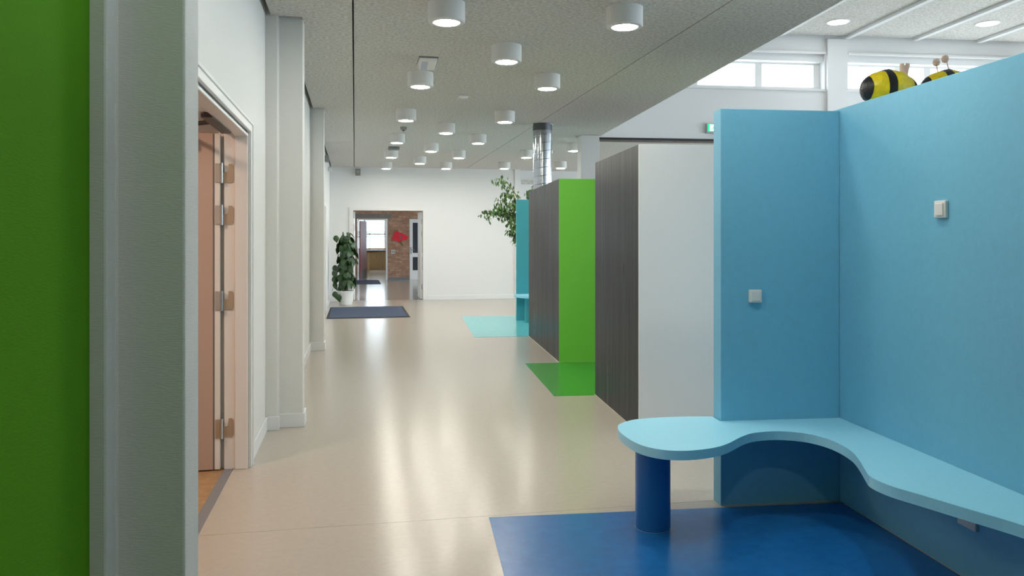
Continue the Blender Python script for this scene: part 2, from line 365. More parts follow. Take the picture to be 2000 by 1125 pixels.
def clerestory(n,u0,u1,mulls,lab):
    w=thing('window_%d'%n,lab,'window',kind='structure')
    fv0,fv1=HV+0.16,HV+0.22
    def P(nm,m,*b): return Bx(*b).xf(RM).build(nm,m,w,0.003)
    P('header_lip','white_lav',u0,u1,HV-0.05,HV+0.0,OZ1-0.035,OZ1)
    P('header_panel','hall_wall',u0,u1,HV+0.05,HV+0.16,4.375,OZ1)
    P('window_frame','white_lav',u0,u1,fv0,fv1,4.335,4.375)
    P('window_frame','white_lav',u0,u1,fv0,fv1,OZ0,OZ0+0.065)
    P('window_frame','white_lav',u0,u0+0.09,fv0,fv1,OZ0+0.065,4.335)
    P('window_frame','white_lav',u1-0.11,u1,fv0,fv1,OZ0+0.065,4.335)
    P('window_sill','hall_wall',u0,u1,HV-0.03,fv0,OZ0-0.03,OZ0+0.004)
    xs=[u0+0.09]
    for m in mulls: P('mullion','white_lav',m-0.06,m+0.06,fv0,fv1,OZ0+0.065,4.335)
    ed=[u0+0.09]+[x for m in mulls for x in (m-0.06,m+0.06)]+[u1-0.11]
    for k in range(0,len(ed),2):
        Bx(ed[k],ed[k+1],fv0+0.02,fv0+0.03,OZ0+0.065,4.335).xf(RM).build('pane','glass',w)
clerestory(1,O[0][0],O[0][1],[4.55,5.66],'long high window strip left of the white pilaster')
clerestory(2,O[1][0],O[1][1],[8.15,8.68,9.75],'long high window strip behind the papier mache bees')

# hall outer walls (glazed on the daylight side)
def glazed(n,u,v0,v1,z0,z1,ztop,step,lab):
    w=thing('window_%d'%n,lab,'window',kind='structure')
    k=int(round((v1-v0)/step)); 
    for i in range(k+1):
        v=v0+(v1-v0)*i/k; Bx(u,u+0.08,v-0.04,v+0.04,z0,z1).xf(RM).build('mullion','white_lav',w)
        if i<k: Bx(u+0.03,u+0.04,v+0.04,v+(v1-v0)/k-0.04,z0,z1).xf(RM).build('pane','glass',w)
    struct('wall_right',MB().box(u,u+0.2,v0-0.3,v1+0.3,0,z0).box(u,u+0.2,v0-0.3,v1+0.3,z1,ztop),'hall_wall',lab.replace('windows','wall below and above the windows'),rframe=True)
glazed(3,11.0,-2.8,11.8,1.5,3.5,UC+0.3,1.8,'tall windows along the outer side of the hall')
glazed(4,11.0,12.95,18.45,0.05,2.95,CEIL,1.5,'tall windows along the outer side of the rear hall')
struct('wall_back',Bx(-0.83,14.0,-4.3,-4.1,0,UC+0.3),'wall_plain','white wall closing the corridor behind')

# ---------------------------------------------------------------- far wall, opening, set-back wall
FY=18.55; OX0,OX1,OZH=-0.035,1.557,2.08
fwl=MB().box(-0.83,OX0-0.02,FY,FY+0.2,0,CEIL+0.3).box(OX1+0.02,3.736,FY,FY+0.2,0,CEIL+0.3).box(OX0-0.02,OX1+0.02,FY,FY+0.2,OZH+0.02,CEIL+0.3)
struct('wall_far',fwl,'wall_plain','white end wall with the double door opening')
struct('wall_far',Bx(3.736,3.886,FY-0.02,FY+0.3,0,CZ),'wall_plain','end pier of the white end wall')
struct('wall_far',Bx(3.886,13.5,FY+0.25,FY+0.45,0,CEIL),'wall_plain','set back white wall of the rear hall')
bb('far',OX1+0.1,3.736,FY-0.014,FY,'white baseboard along the end wall right of the opening')
bb('far',-0.56,OX0-0.1,FY-0.014,FY,'white baseboard behind the plant pot')
d3=thing('door_3','double door opening with white frame leading to the brick room','door',kind='structure')
for b_ in ((OX0-0.09,OX0,FY-0.03,FY+0.2,0,OZH+0.075),(OX1,OX1+0.09,FY-0.03,FY+0.2,0,OZH+0.075),(OX0,OX1,FY-0.03,FY+0.2,OZH,OZH+0.075)):
    Bx(*b_).build('door_frame','white_paint',d3,0.004)
for s,x in ((1,OX0),(-1,OX1)):
    lf=Bx(x+s*0.004,x+s*0.044,FY+0.215,FY+0.98,0.01,2.06).build('door_leaf','white_lav',d3,0.003)
    for z in (0.3,1.55,1.83): MB().lathe([(0.013,z-0.06),(0.013,z+0.06)],10,x+s*0.012,FY+0.125).build('hinge','steel',lf,smooth=True)

# brick room
BY=27.9
ix0,ix1=0.139,1.065; gx0,gx1=1.878,2.80; DHB=2.075
struct('ceiling',Bx(-3.2,6.2,FY+0.2,BY,2.75,2.85),'ceil','low ceiling of the brick room')
struct('wall_left',Bx(-3.2,-3.1,FY+0.2,BY,0,2.75),'wall_plain','side wall of the brick room')
bw=MB().box(-3.1,ix0-0.055,BY+0.03,BY+0.25,0,2.75).box(ix1+0.055,gx0,BY+0.03,BY+0.25,0,2.75).box(gx1,6.1,BY+0.03,BY+0.25,0,2.75)
bw.box(ix0-0.055,ix1+0.055,BY+0.03,BY+0.25,DHB+0.055,2.75).box(gx0,gx1,BY+0.03,BY+0.25,2.118,2.75)
bwall=struct('wall_far',bw,'mortar','red brown brick wall with two doors')
bh,bl,jt=0.062,0.228,0.012
shared={}
cands=[]
z=0.09; row=0
while z<2.72:
    h=min(bh,2.745-z); x=-3.05-(0.12 if row%2 else 0)
    while x<6.0:
        segs=[(x,x+bl)]
        def cut(segs,a,b):
            out=[]
            for s0,s1 in segs:
                if s1<=a or s0>=b: out.append((s0,s1))
                else:
                    if s0<a: out.append((s0,a))
                    if s1>b: out.append((b,s1))
            return out
        if z<DHB+0.055: segs=cut(segs,ix0-0.058,ix1+0.058)
        if z<2.118: segs=cut(segs,gx0-0.003,gx1+0.003)
        if z+h>2.14 and z<2.295: segs=cut(segs,-0.06,1.25)
        for s0,s1 in segs:
            if s1-s0>0.03: cands.append((round(s0,3),round(s1,3),z,h))
        x+=bl+jt
    z+=bh+jt; row+=1
def vis(c):
    cx=(c[0]+c[1])/2; cz=c[2]+c[3]/2
    return (0 if (-0.45<cx<2.05 and cz<2.45) else 1, abs(cx-1.2)+abs(cz-1.3))
cands.sort(key=vis)
rest=[MB(),MB()]
for i,(s0,s1,z,h) in enumerate(cands):
    k=random.random()<0.4
    if i<300:
        key=(round(s1-s0,2),round(h,3),k)
        if key not in shared: shared[key]=Bx(0,s1-s0,0,0.032,0,h).mesh('brick','brick2' if k else 'brick')
        link('brick',shared[key],bwall,(s0,BY+random.uniform(-0.002,0.002),z))
    else: rest[k].box(s0,s1,BY,BY+0.032,z,z+h)
for k in (0,1): rest[k].build('brick_field',('brick','brick2')[k],bwall)['kind']='stuff'
Bx(-0.055,1.245,BY-0.003,BY+0.04,2.145,2.285).build('lintel','concrete',bwall)
for a,b in ((-3.05,ix0-0.06),(ix1+0.06,gx0-0.004)):
    struct('baseboard_far',Bx(a,b,BY-0.015,BY+0.03,0,0.085),'seal_grey','dark skirting under the brick wall')
# brick room daylight side
wr=thing('window_5','side window of the brick room','window',kind='structure')
struct('wall_right',MB().box(6.1,6.2,FY+.45,BY,0,0.7).box(6.1,6.2,FY+.45,BY,2.5,2.85).box(6.1,6.2,FY+.45,FY+2.8,0.7,2.5),'wall_plain','side wall of the brick room under its window')
for i in range(5):
    y=FY+2.8+i*1.6; Bx(6.1,6.16,y,y+0.06,0.7,2.5).build('mullion','white_lav',wr)
    if i<4: Bx(6.12,6.13,y+0.06,y+1.6,0.7,2.5).build('pane','glass',wr)
# door 4, red leaf
d4=thing('door_4','open dark red door in a white frame in the brick wall','door',kind='structure')
for b_ in ((ix0-0.052,ix0,BY-0.02,BY+0.25,0,DHB+0.05),(ix1,ix1+0.052,BY-0.02,BY+0.25,0,DHB+0.05),(ix0,ix1,BY-0.02,BY+0.25,DHB,DHB+0.05)):
    Bx(*b_).build('door_frame','white_lav',d4,0.004)
lf=Bx(0,0.9,0,0.04,0.008,2.06).build('door_leaf','red_door',d4,0.003); lf.location=(ix0+0.045,BY+0.05,0); lf.rotation_euler=(0,0,math.radians(75))
Bx(0.02,0.88,-0.004,-0.0005,0.02,0.32).build('leaf_reflection','concrete',lf)  # added patch that colours in a reflection low on the red leaf
# door 5, glazed
d5=thing('door_5','white door with two dark glass panes in the brick wall','door',kind='structure')
for b_ in ((gx0,gx0+0.107,BY-0.01,BY+0.04,0.005,2.118),(gx1-0.107,gx1,BY-0.01,BY+0.04,0.005,2.118),(gx0+.107,gx1-.107,BY-0.01,BY+0.04,1.993,2.118),
           (gx0+.107,gx1-.107,BY-0.01,BY+0.04,0.793,0.937),(gx0+.107,gx1-.107,BY-0.01,BY+0.04,0.005,0.328)):
    Bx(*b_).build('door_rail','white_lav',d5)
for z0,z1 in ((0.937,1.993),(0.328,0.793)): Bx(gx0+.107,gx1-.107,BY+0.008,BY+0.018,z0,z1).build('pane','dark_glass',d5)
hd=Bx(gx0+0.03,gx0+0.07,BY-0.016,BY-0.01,0.90,1.14).build('lock_plate','steel',d5)
MB().tube([(gx0+0.05,BY-0.012,1.05),(gx0+0.05,BY-0.06,1.05),(gx0+0.16,BY-0.06,1.05)],0.011).build('door_handle','steel',hd)
# room behind the red door
struct('wall_left',Bx(-3.0,-2.9,BY+.25,37.2,0,2.8),'wall_plain','side wall of the workroom behind the red door')
struct('wall_right',Bx(5.0,5.1,BY+.25,37.2,0,2.8),'wall_plain','right side wall of the workroom behind the red door')
struct('ceiling',Bx(-3.0,5.1,BY+.25,37.3,2.8,2.9),'wall_plain','ceiling of the workroom behind the red door')
struct('wall_far',MB().box(-3.0,5.1,37.2,37.4,0,0.96).box(-3,5.1,37.2,37.4,2.7,2.8).box(-3,-2.6,37.2,37.4,.96,2.7).box(4.7,5.1,37.2,37.4,.96,2.7),'wood_pan','pine clad wall under the workroom window')
w6=thing('window_6','wide bright window of the workroom behind the red door','window',kind='structure')
Bx(-2.6,4.7,37.0,37.3,0.96,1.0).build('window_sill','wood',w6)
for x in (-2.6,-1.1,0.4,1.35,2.9,4.62): Bx(x,x+0.08,37.24,37.32,1.0,2.7).build('mullion','white_lav',w6)
Bx(-2.6,4.7,37.24,37.32,1.62,1.68).build('transom','white_lav',w6)
for a,b in ((-2.52,-1.1),(-1.02,.4),(.48,1.35),(1.43,2.9),(2.98,4.62)):
    for z0,z1 in ((1.0,1.62),(1.68,2.7)): Bx(a,b,37.27,37.28,z0,z1).build('pane','glass',w6)
fence=thing('garden_fence','pale grey rail fence outside the workroom window','fence',(0.8,44,0))
for z in (1.5,1.75): Bx(-3,3,-0.03,0.03,z,z+0.1).build('rail','grey_plastic',fence)
for i in range(7): Bx(-3+i*0.98,-2.9+i*0.98,-0.05,0.05,0,1.9).build('post','grey_plastic',fence)
struct('ground',Bx(-8,10,38.1,52,-0.2,0),'concrete','paved yard outside the workroom window')
tb=thing('work_table','long work table with blue grey top and pine legs under the window','table',(0.9,33.9,0))
Bx(-0.42,1.5,0,1.2,0.91,0.955).build('table_top','table_top',tb,0.004)
Bx(-0.4,1.48,0.03,0.06,0.83,0.91).build('apron','wood',tb)
for x in (-0.36,1.4):
    for y in (0.05,1.1): Bx(x,x+0.065,y,y+0.055,0,0.91).build('leg','pale_pine',tb)

# ---------------------------------------------------------------- coloured booths (R frame)
def rthing(name,label,cat,u,v,z=0,group=None):
    return thing(name,label,cat,r2w(u,v,z),-R,group)
BT=2.115
# near booth: end panel A and long wall block B
pa=rthing('partition_panel','turquoise end panel standing behind the curved bench','partition',1.612,4.06)
Bx(0,0.670,0,0.105,0.0,BT).build('panel_board','cyan',pa,0.003)
Bx(0.003,0.665,-0.004,0,0,0.004).build('sealant_strip','sealant',pa)
pb=rthing('partition_block','long turquoise wall block carrying the papier mache bees','partition',2.283,4.165)
Bx(0,1.1,-7.0,0,0,BT+0.012).build('block_body','cyan',pb,0.003)
Bx(-0.004,0,-7.0,-0.12,0,0.004).build('sealant_strip','sealant',pb)
def block(u0,u1,v0,v1,endm,label,endlabel,split):
    t=rthing('partition_block',label,'partition',u0,v0)
    Bx(0.02,u1-u0,0.018,v1-v0,0,BT).build('block_body','dark',t,0.002)
    e=Bx(0.0,u1-u0,0,0.018,0,BT).build('end_panel',endm,t,0.0015); e['label']=endlabel
    L=v1-v0
    ed=[0.018]+[L*s for s in split]+[L]
    for i in range(len(ed)-1): Bx(0,0.02,ed[i]+0.001,ed[i+1]-0.001,0.006,BT).build('side_panel','dark',t,0.001)
    Bx(-0.008,0,0,L,0,0.007).build('sealant_strip','sealant',t)
    return t
b2=block(1.622,3.3,5.653,7.084,'white_panel','dark block with a white end behind the turquoise panel','white end panel',[])
b3=block(1.638,2.95,9.0,11.47,'green_panel','dark block with an apple green end panel','apple green end panel',[0.55])
MB().lathe([(0.012,-0.004),(0.012,0)],12).xf(Matrix.Translation((0,2.2,0.96)) @ Matrix.Rotation(-math.pi/2,4,'Y')).build('lock','black',b3)
p3=rthing('partition_panel','narrow teal panel past the dark block with the green end','partition',1.747,13.73)
Bx(0,1.2,0,0.1,0,2.11).build('panel_board','cyan_far',p3,0.003)

# bench: catmull-rom outline
def catmull(pts,n=6):
    out=[]
    for i in range(len(pts)-1):
        p0=pts[max(i-1,0)]; p1=pts[i]; p2=pts[i+1]; p3_=pts[min(i+2,len(pts)-1)]
        for k in range(n):
            t=k/n
            out.append(tuple(0.5*((2*p1[j])+(-p0[j]+p2[j])*t+(2*p0[j]-5*p1[j]+4*p2[j]-p3_[j])*t*t+(-p0[j]+3*p1[j]-3*p2[j]+p3_[j])*t**3) for j in (0,1)))
    out.append(tuple(pts[-1])); return out
front=[(1.606,4.17),(1.45,4.185),(1.319,4.18),(1.168,4.149),(1.067,4.066),(1.030,3.979),(1.018,3.872),(1.031,3.709),(1.067,3.601),(1.138,3.529),(1.24,3.508),(1.361,3.538),(1.46,3.60),
 (1.592,3.731),(1.685,3.792),(1.813,3.808),(1.921,3.753),(1.975,3.654),(1.988,3.536),(1.970,3.393),(1.921,3.249),(1.868,3.118),(1.838,3.027),(1.850,2.911),(1.899,2.793),(1.959,2.647),(2.039,2.452),(2.09,2.2),(2.08,1.9),(2.02,1.5),(1.97,1.1),(2.0,0.7)]
poly=catmull(front)+[(2.2815,0.7),(2.2815,4.0585),(1.606,4.0585)]
bo=(1.159,3.797)
bn=rthing('bench','light turquoise wavy bench on a thick blue leg along the wall','bench',*bo)
loc=[(p[0]-bo[0],p[1]-bo[1]) for p in poly]
Bm=MB().prism(loc,0.448,0.452); Bm.build('seat_top','bench',bn)
MB().prism(loc,0.408,0.448).build('seat_board','bench',bn)
MB().lathe([(0.0855,0.0),(0.0855,0.408)],40).build('leg','leg_blue',bn,smooth=True)
MB().lathe([(0.0868,0.0),(0.0868,0.003)],40).build('leg_seal','sealant',bn)
MB().lathe([(0.0855,0.0),(0.0855,0.408)],32,2.1-bo[0],1.2-bo[1]).build('leg','leg_blue',bn,smooth=True)
b3n=rthing('bench','small teal bench with a round leg in front of the narrow teal panel','bench',1.70,13.05)
po=catmull([(0.0,0.679),(-0.012,0.5),(0.03,0.2),(0.2,0.03),(0.5,0.0),(0.9,0.1),(1.2,0.08)])+[(1.2,0.679)]
MB().prism(po,0.43,0.465).build('seat_top','bench',b3n)
MB().lathe([(0.055,0),(0.055,0.43)],24,0.19,0.30).build('leg','cyan_far',b3n,smooth=True)

# switches and socket
def switch(name,label,loc,rz,sz=0.078):
    t=thing(name,label,'switch',loc,rz)
    Bx(-sz/2,sz/2,-0.016,0,-sz/2,sz/2).build('switch_frame','plastic',t,0.004)
    Bx(-sz*0.30,sz*0.36,-0.022,-0.016,-sz*0.36,sz*0.34).build('rocker','plastic',t,0.002)
switch('light_switch','square white light switch on the turquoise end panel',r2w(1.80,4.06,1.115),-R,0.070)
switch('light_switch','square white light switch on the long turquoise wall',r2w(2.283,3.211,1.550),-R-math.pi/2,0.076)
so=thing('wall_socket','white wall socket on the turquoise wall below the bench','socket',r2w(2.283,3.045,0.262),-R-math.pi/2)
Bx(-0.055,0.055,-0.014,0,-0.04,0.04).build('socket_plate','plastic',so,0.003)
for x in (-0.026,0.026):
    for dx in (-0.008,0.008): Bx(x+dx-0.002,x+dx+0.002,-0.0155,-0.0138,-0.004,0.006).build('socket_hole','black',so)
so2=thing('light_switch','white double switch on the brick wall under the poppy','switch',(1.31,BY,0.975),0)
for x in (-0.036,0.036): Bx(x-0.034,x+0.034,-0.02,-0.003,-0.06,0.06).build('switch_frame','plastic',so2,0.003)
for x in (-0.036,0.036): Bx(x-0.024,x+0.024,-0.025,-0.02,-0.04,0.04).build('rocker','grey_plastic',so2,0.002)

# ---------------------------------------------------------------- drum lamps
lamp_pos=[(.632,5.56),(1.90,5.431),(1.278,6.699),(.642,7.957),(1.912,7.814),(.646,10.271),(1.916,10.155),(1.287,11.388),(.652,12.678),(1.926,12.493),
 (1.301,13.808),(.666,14.982),(1.917,14.829),(1.288,16.076),(.663,17.375),(1.935,17.123),(3.173,16.878),(4.338,16.522),(3.143,14.492),(3.716,13.249),
 (.64,3.2),(.64,0.8),(1.9,3.1),(1.28,4.3)]
ORD=['first','second','third','fourth','fifth','sixth','seventh','eighth']
lab={16:'white drum lamp near the end pier of the white end wall',17:'white drum lamp before the set back wall of the rear hall',
     18:'white drum lamp over the tall ficus tree',19:'white drum lamp next to the square white column'}
for xr,nm in ((0.65,'in the row along the white piers'),(1.29,'in the middle row of the corridor'),(1.92,'in the row along the coloured blocks')):
    ids=sorted([k for k,p in enumerate(lamp_pos) if abs(p[0]-xr)<0.1],key=lambda k:-lamp_pos[k][1])
    for q,k in enumerate(ids): lab[k]='white drum lamp %s, %s from the end wall'%(nm,ORD[q])
hm=MB().lathe([(0.092,-0.132),(0.095,-0.140),(0.124,-0.140),(0.130,-0.134),(0.130,0.0),(0.086,0.0),(0.092,-0.132)],40)
hm.f=[f for f in hm.f if len(f)==4]
hme=hm.mesh('housing','lamp_white',smooth=True)
dme=MB().lathe([(0.0,-0.1425),(0.088,-0.1425),(0.0912,-0.140),(0.0912,-0.128),(0.0,-0.128)],40); dme=dme.mesh('diffuser','lamp_glow',smooth=True)
rme=MB().lathe([(0.0915,-0.139),(0.094,-0.1425),(0.098,-0.1425),(0.1,-0.139)],40); rme.f=[f for f in rme.f if len(f)==4]; rme=rme.mesh('rim','steel',smooth=True)
for i,(x,y) in enumerate(lamp_pos):
    g='drum lamps on the corridor ceiling'; lb=lab[i]
    off='_offscreen' if y<5.0 else ''          # the lamp rows run on overhead, outside the picture
    t=thing('ceiling_lamp'+off,lb,'lamp',(x,y,CZ),0,g)
    link('housing',hme,t); link('diffuser'+off,dme,t); link('rim',rme,t)
for q,(u,v) in enumerate(((6.48,11.57),(8.836,11.369),(6.48,7.5),(8.836,7.4),(6.48,3.5),(8.836,3.4))):
    off='_offscreen' if v<10 else ''
    t=thing('recessed_lamp'+off,'flush hall ceiling lamp on the %s side, %s from the high windows'%(('column','outer window')[q%2],ORD[q//2]),'lamp',r2w(u,v,UC),-R,'flush hall lamps')
    MB().lathe([(0.0,-0.012),(0.145,-0.012),(0.15,-0.002),(0.0,-0.002)],32).build('diffuser'+off,'hall_glow',t,smooth=True)
    MB().lathe([(0.150,0.0),(0.152,-0.012),(0.175,-0.008),(0.178,0.0)],32).build('rim','lamp_white',t,smooth=True)

# small ceiling fittings
t=thing('motion_detector','white wedge shaped detector box on the ceiling beside a drum lamp','detector',(0.66,7.36,CZ))
MB().add([(-0.085,-0.13,0),(0.085,-0.13,0),(0.085,0.17,0),(-0.085,0.17,0),(-0.07,-0.10,-0.035),(0.07,-0.10,-0.035),(0.07,0.10,-0.075),(-0.07,0.10,-0.075)],
         [(0,1,2,3),(4,7,6,5),(0,4,5,1),(1,5,6,2),(2,6,7,3),(3,7,4,0)]).build('detector_body','plastic',t,0.004)
Bx(-0.088,0.088,-0.14,0.18,-0.012,0).build('mount_plate','grey_plastic',t)
MB().add([(-0.06,-0.09,-0.0375),(0.0,-0.09,-0.0375),(0.0,0.09,-0.0745),(-0.06,0.09,-0.0745)],[(0,3,2,1)]).add([(-0.06,-0.09,-0.036),(0,-0.09,-0.036),(0,0.09,-0.072),(-0.06,0.09,-0.072)],[(0,1,2,3)]).build('lens','lens_pale',t)
t=thing('smoke_detector','small pale plate on the ceiling between two lamps','detector',(1.23,9.12,CZ))
Bx(-0.06,0.06,-0.06,0.06,-0.02,0).build('detector_body','plastic',t,0.006); MB().lathe([(0.03,-0.03),(0.04,-0.02)],20).build('sensor','plastic',t)
t=thing('smoke_detector','tiny dark round detector under the ceiling behind a lamp','detector',(0.706,11.84,CZ))
MB().lathe([(0.03,-0.05),(0.045,-0.035),(0.05,0.0)],20).build('detector_body','grey_plastic',t,smooth=True); MB().lathe([(0.012,-0.062),(0.018,-0.05)],12).build('sensor','black',t)
t=thing('motion_detector','grey box fixed to the ceiling towards the end wall','detector',(0.69,14.45,CZ))
Bx(-0.1,0.1,-0.1,0.1,-0.05,0).build('detector_body','grey_plastic',t,0.008); Bx(-0.06,0.06,-0.104,-0.1,-0.04,-0.012).build('lens','seal_grey',t)
t=thing('alarm_box','grey box high on the end wall above the door opening','box',(0.07,FY,2.955))
Bx(-0.058,0.058,-0.07,0,-0.078,0.075).build('box_body','grey_plastic',t,0.006); Bx(-0.03,0.03,-0.074,-0.07,-0.02,0.03).build('label_plate','brass',t)
t=thing('alarm_box','grey box high on the left wall past the third pier','box',(-0.56,15.4,2.94))
Bx(0,0.08,-0.09,0.09,-0.06,0.06).build('box_body','grey_plastic',t,0.006); Bx(0.08,0.085,-0.05,0.05,-0.03,0.03).build('grille','seal_grey',t)
t=thing('camera_bracket','small white detector in the upper corner above the plant','detector',(-0.56,17.2,2.90))
Bx(0,0.02,-0.03,0.03,-0.04,0.04).build('mount_plate','plastic',t,0.003); Bx(0.02,0.09,-0.04,0.04,-0.05,0.02).build('detector_body','plastic',t,0.01)

# duct
du=rthing('ventilation_duct','shiny spiral metal duct rising from the block to the ceiling','duct',1.815,11.31,BT)
MB().lathe([(0.138,0.0),(0.138,CZ-BT-0.09)],48).build('pipe','galv',du,smooth=True)
MB().lathe([(0.141,CZ-BT-0.10),(0.141,CZ-BT-0.006)],48).build('collar','duct_dark',du,smooth=True)
MB().lathe([(0.16,CZ-BT-0.006),(0.16,CZ-BT)],48).build('flange','galv',du)
hp=[]; turns=7
for i in range(turns*28+1):
    t_=2*math.pi*i/28; hp.append((0.139*math.cos(t_),0.139*math.sin(t_),0.01+0.82*i/(turns*28)))
MB().tube(hp,0.0035,5).build('spiral_seam','galv',du,smooth=True)

# exit sign
ex=rthing('exit_sign','green lit exit sign with white running figure on the hall wall','sign',4.86,HV,3.225)
Bx(-0.18,0.18,-0.07,0,-0.085,0.075).build('sign_housing','sign_box',ex,0.006)
Bx(-0.165,0.165,-0.074,-0.07,-0.062,0.062).build('sign_face','sign_green',ex)
fg=MB().box(-0.13,0.0,-0.077,-0.074,-0.05,0.05)
fg.build('door_symbol','sign_white',ex)
MB().tube([(-0.07,-0.078,0.02),(-0.075,-0.078,-0.01),(-0.05,-0.078,-0.025),(-0.055,-0.078,-0.045)],0.008,6).tube([(-0.075,-0.078,-0.01),(-0.1,-0.078,-0.03),(-0.115,-0.078,-0.028)],0.008,6).tube([(-0.07,-0.078,0.018),(-0.045,-0.078,0.008)],0.006,6).build('running_figure','sign_green',ex)
MB().prism([(0.04,0.012),(0.09,0.012),(0.09,0.03),(0.13,0),(0.09,-0.03),(0.09,-0.012),(0.04,-0.012)],-0.003,0).xf(Matrix.Translation((0,-0.074,0))@Matrix.Rotation(math.pi/2,4,'X')).build('arrow','sign_white',ex)

# ---------------------------------------------------------------- mats
def floor_mat(x0,x1,y0,y1,lab):
    t=thing('door_mat',lab,'mat',((x0+x1)/2,(y0+y1)/2,0)); a,b=(x1-x0)/2,(y1-y0)/2
    Bx(-a,a,-b,b,0.0,0.008).build('rubber_border','mat_rubber',t,0.003)
    Bx(-a+0.04,a-0.04,-b+0.04,b-0.04,0.008,0.014).build('pile','mat_blue',t,0.002)
floor_mat(-0.50,0.99,14.5,16.85,'blue grey doormat with black border in front of the plant')
floor_mat(-0.75,0.81,25.4,27.8,'blue grey doormat before the brick wall beyond the opening')

# ---------------------------------------------------------------- poppy picture on the brick wall
pp=thing('poppy_decoration','red paper poppy with grey heart hung on the brick wall','decoration',(1.54,BY-0.006,1.49))
def blob(cx,cz,rx,rz,rot=0,n=18,w=0.08,seed=0):
    rr=random.Random(seed); out=[]
    for i in range(n):
        t_=2*math.pi*i/n; k=1+w*rr.uniform(-1,1); x=rx*k*math.cos(t_); z_=rz*k*math.sin(t_)
        out.append((cx+x*math.cos(rot)-z_*math.sin(rot),cz+x*math.sin(rot)+z_*math.cos(rot)))
    return out
FLIP=Matrix.Rotation(math.pi/2,4,'X')
for i,(a,b_,c,d,e) in enumerate(((-0.11,0.03,.15,.12,.2),(-0.10,0.12,.085,.10,0),(0.12,0.0,.155,.10,-0.15),(0.0,0.06,.14,.09,0.1),(-0.02,-0.10,.10,.085,0),(-0.17,-0.05,.09,.08,0))):
    MB().prism(blob(a,b_,c,d,e,seed=i),0,0.006).xf(Matrix.Translation((0,-0.004*i,0))@FLIP).build('petal','poppy',pp)
MB().prism(blob(0.02,-0.01,.06,.035,0.1,seed=9),0,0.008).xf(Matrix.Translation((0,-0.03,0))@FLIP).build('flower_heart','poppy_mid',pp)
MB().tube([(0.0,-0.004,-0.15),(0.06,-0.004,-0.23),(0.1,-0.004,-0.31)],[0.03,0.02,0.012],6).build('stem','stem',pp)
MB().tube([(-0.1,-0.004,0.2),(-0.09,-0.004,0.30)],[0.014,0.006],6).build('stem','stem',pp)

# ---------------------------------------------------------------- plants
def leaf_mesh(name,L,W,m,drop=0.35,heart=True):
    prof=[0.0,0.55,0.95,1.0,0.85,0.55,0.22,0.0] if heart else [0.0,0.5,0.85,1.0,0.9,0.62,0.3,0.0]
    v=[];f=[];n=len(prof)
    for i,p in enumerate(prof):
        t_=i/(n-1); y=L*t_; z=-drop*L*t_*t_; w=W/2*p
        v+=[(-w,y-(0.10*L*(1-t_) if heart and i==1 else 0),z-0.18*w),(0,y,z),(w,y-(0.10*L*(1-t_) if heart and i==1 else 0),z-0.18*w)]
    for i in range(n-1):
        a=i*3; f+=[(a,a+1,a+4,a+3),(a+1,a+2,a+5,a+4)]
    me=bpy.data.meshes.new(name); me.from_pydata(v,[],f); me.materials.append(M[m]); 
    for p in me.polygons: p.use_smooth=True
    me.validate(); return me,v,f
pl=thing('potted_plant','dark green climbing plant in a white pot by the end wall','plant',(-0.19,17.5,0))
MB().lathe([(0.125,0.0),(0.135,0.01),(0.165,0.27),(0.178,0.275),(0.18,0.305),(0.165,0.31),(0.158,0.26),(0.0,0.26)],36).build('pot','pot',pl,smooth=True)
MB().lathe([(0.157,0.262),(0.0,0.275)],24).build('soil','soil',pl)
MB().lathe([(0.035,0.25),(0.035,1.42),(0.02,1.45)],14).build('moss_pole','bark',pl,smooth=True)
lm=[leaf_mesh('leaf',0.17,0.125,'leaf',d)[0] for d in (0.3,0.5,0.75)]
rl=random.Random(3)
for i in range(235):
    z=0.47+1.07*(i/235)+rl.uniform(-0.05,0.05); ang=rl.uniform(0,2*math.pi)
    rr=(0.15+0.02*math.sin(z*5)+rl.uniform(-0.07,0.05))*(0.7 if z>1.42 else 1)
    cx_=math.cos(ang)*rr; a=(cx_*(0.8 if cx_<0 else 1),math.sin(ang)*rr,z)
    s=rl.uniform(0.75,1.2)
    link('leaf',rl.choice(lm),pl,a,(math.radians(rl.uniform(-78,-25)),rl.uniform(-0.5,0.5),ang-math.pi/2+rl.uniform(-0.6,0.6)),(s,s,s))
for i,(x,y,z,r_) in enumerate(((-0.25,-0.05,0.75,0.3),(-0.25,-0.02,0.62,0.1),(-0.24,0.02,0.5,-0.2),(-0.24,-0.05,0.30,0.2),(-0.24,0.05,0.86,0),(-0.06,0.02,1.58,1),(-0.22,0,1.5,0.2),(-0.16,-0.14,0.24,0.1))):
    link('leaf',lm[i%3],pl,(x,y,z),(math.radians(-65),0.2,2.9+r_*1.5),(1,1,1))
for k,(a,b_) in enumerate(((0,1.35),(2.1,1.25),(4.0,1.1))):
    MB().tube([(0.05*math.cos(a),0.05*math.sin(a),0.26)]+[(0.06*math.cos(a+z*2),0.06*math.sin(a+z*2),z) for z in (0.5,0.8,1.05,b_)],0.008,6).build('stem','stem',pl)
MB().tube([(-0.08,0,0.28),(-0.2,-0.03,0.36),(-0.27,-0.04,0.5),(-0.27,-0.03,0.75)],0.006,6).tube([(-0.1,-0.02,0.28),(-0.24,-0.04,0.42),(-0.29,-0.04,0.31)],0.006,6).build('vine','stem',pl)

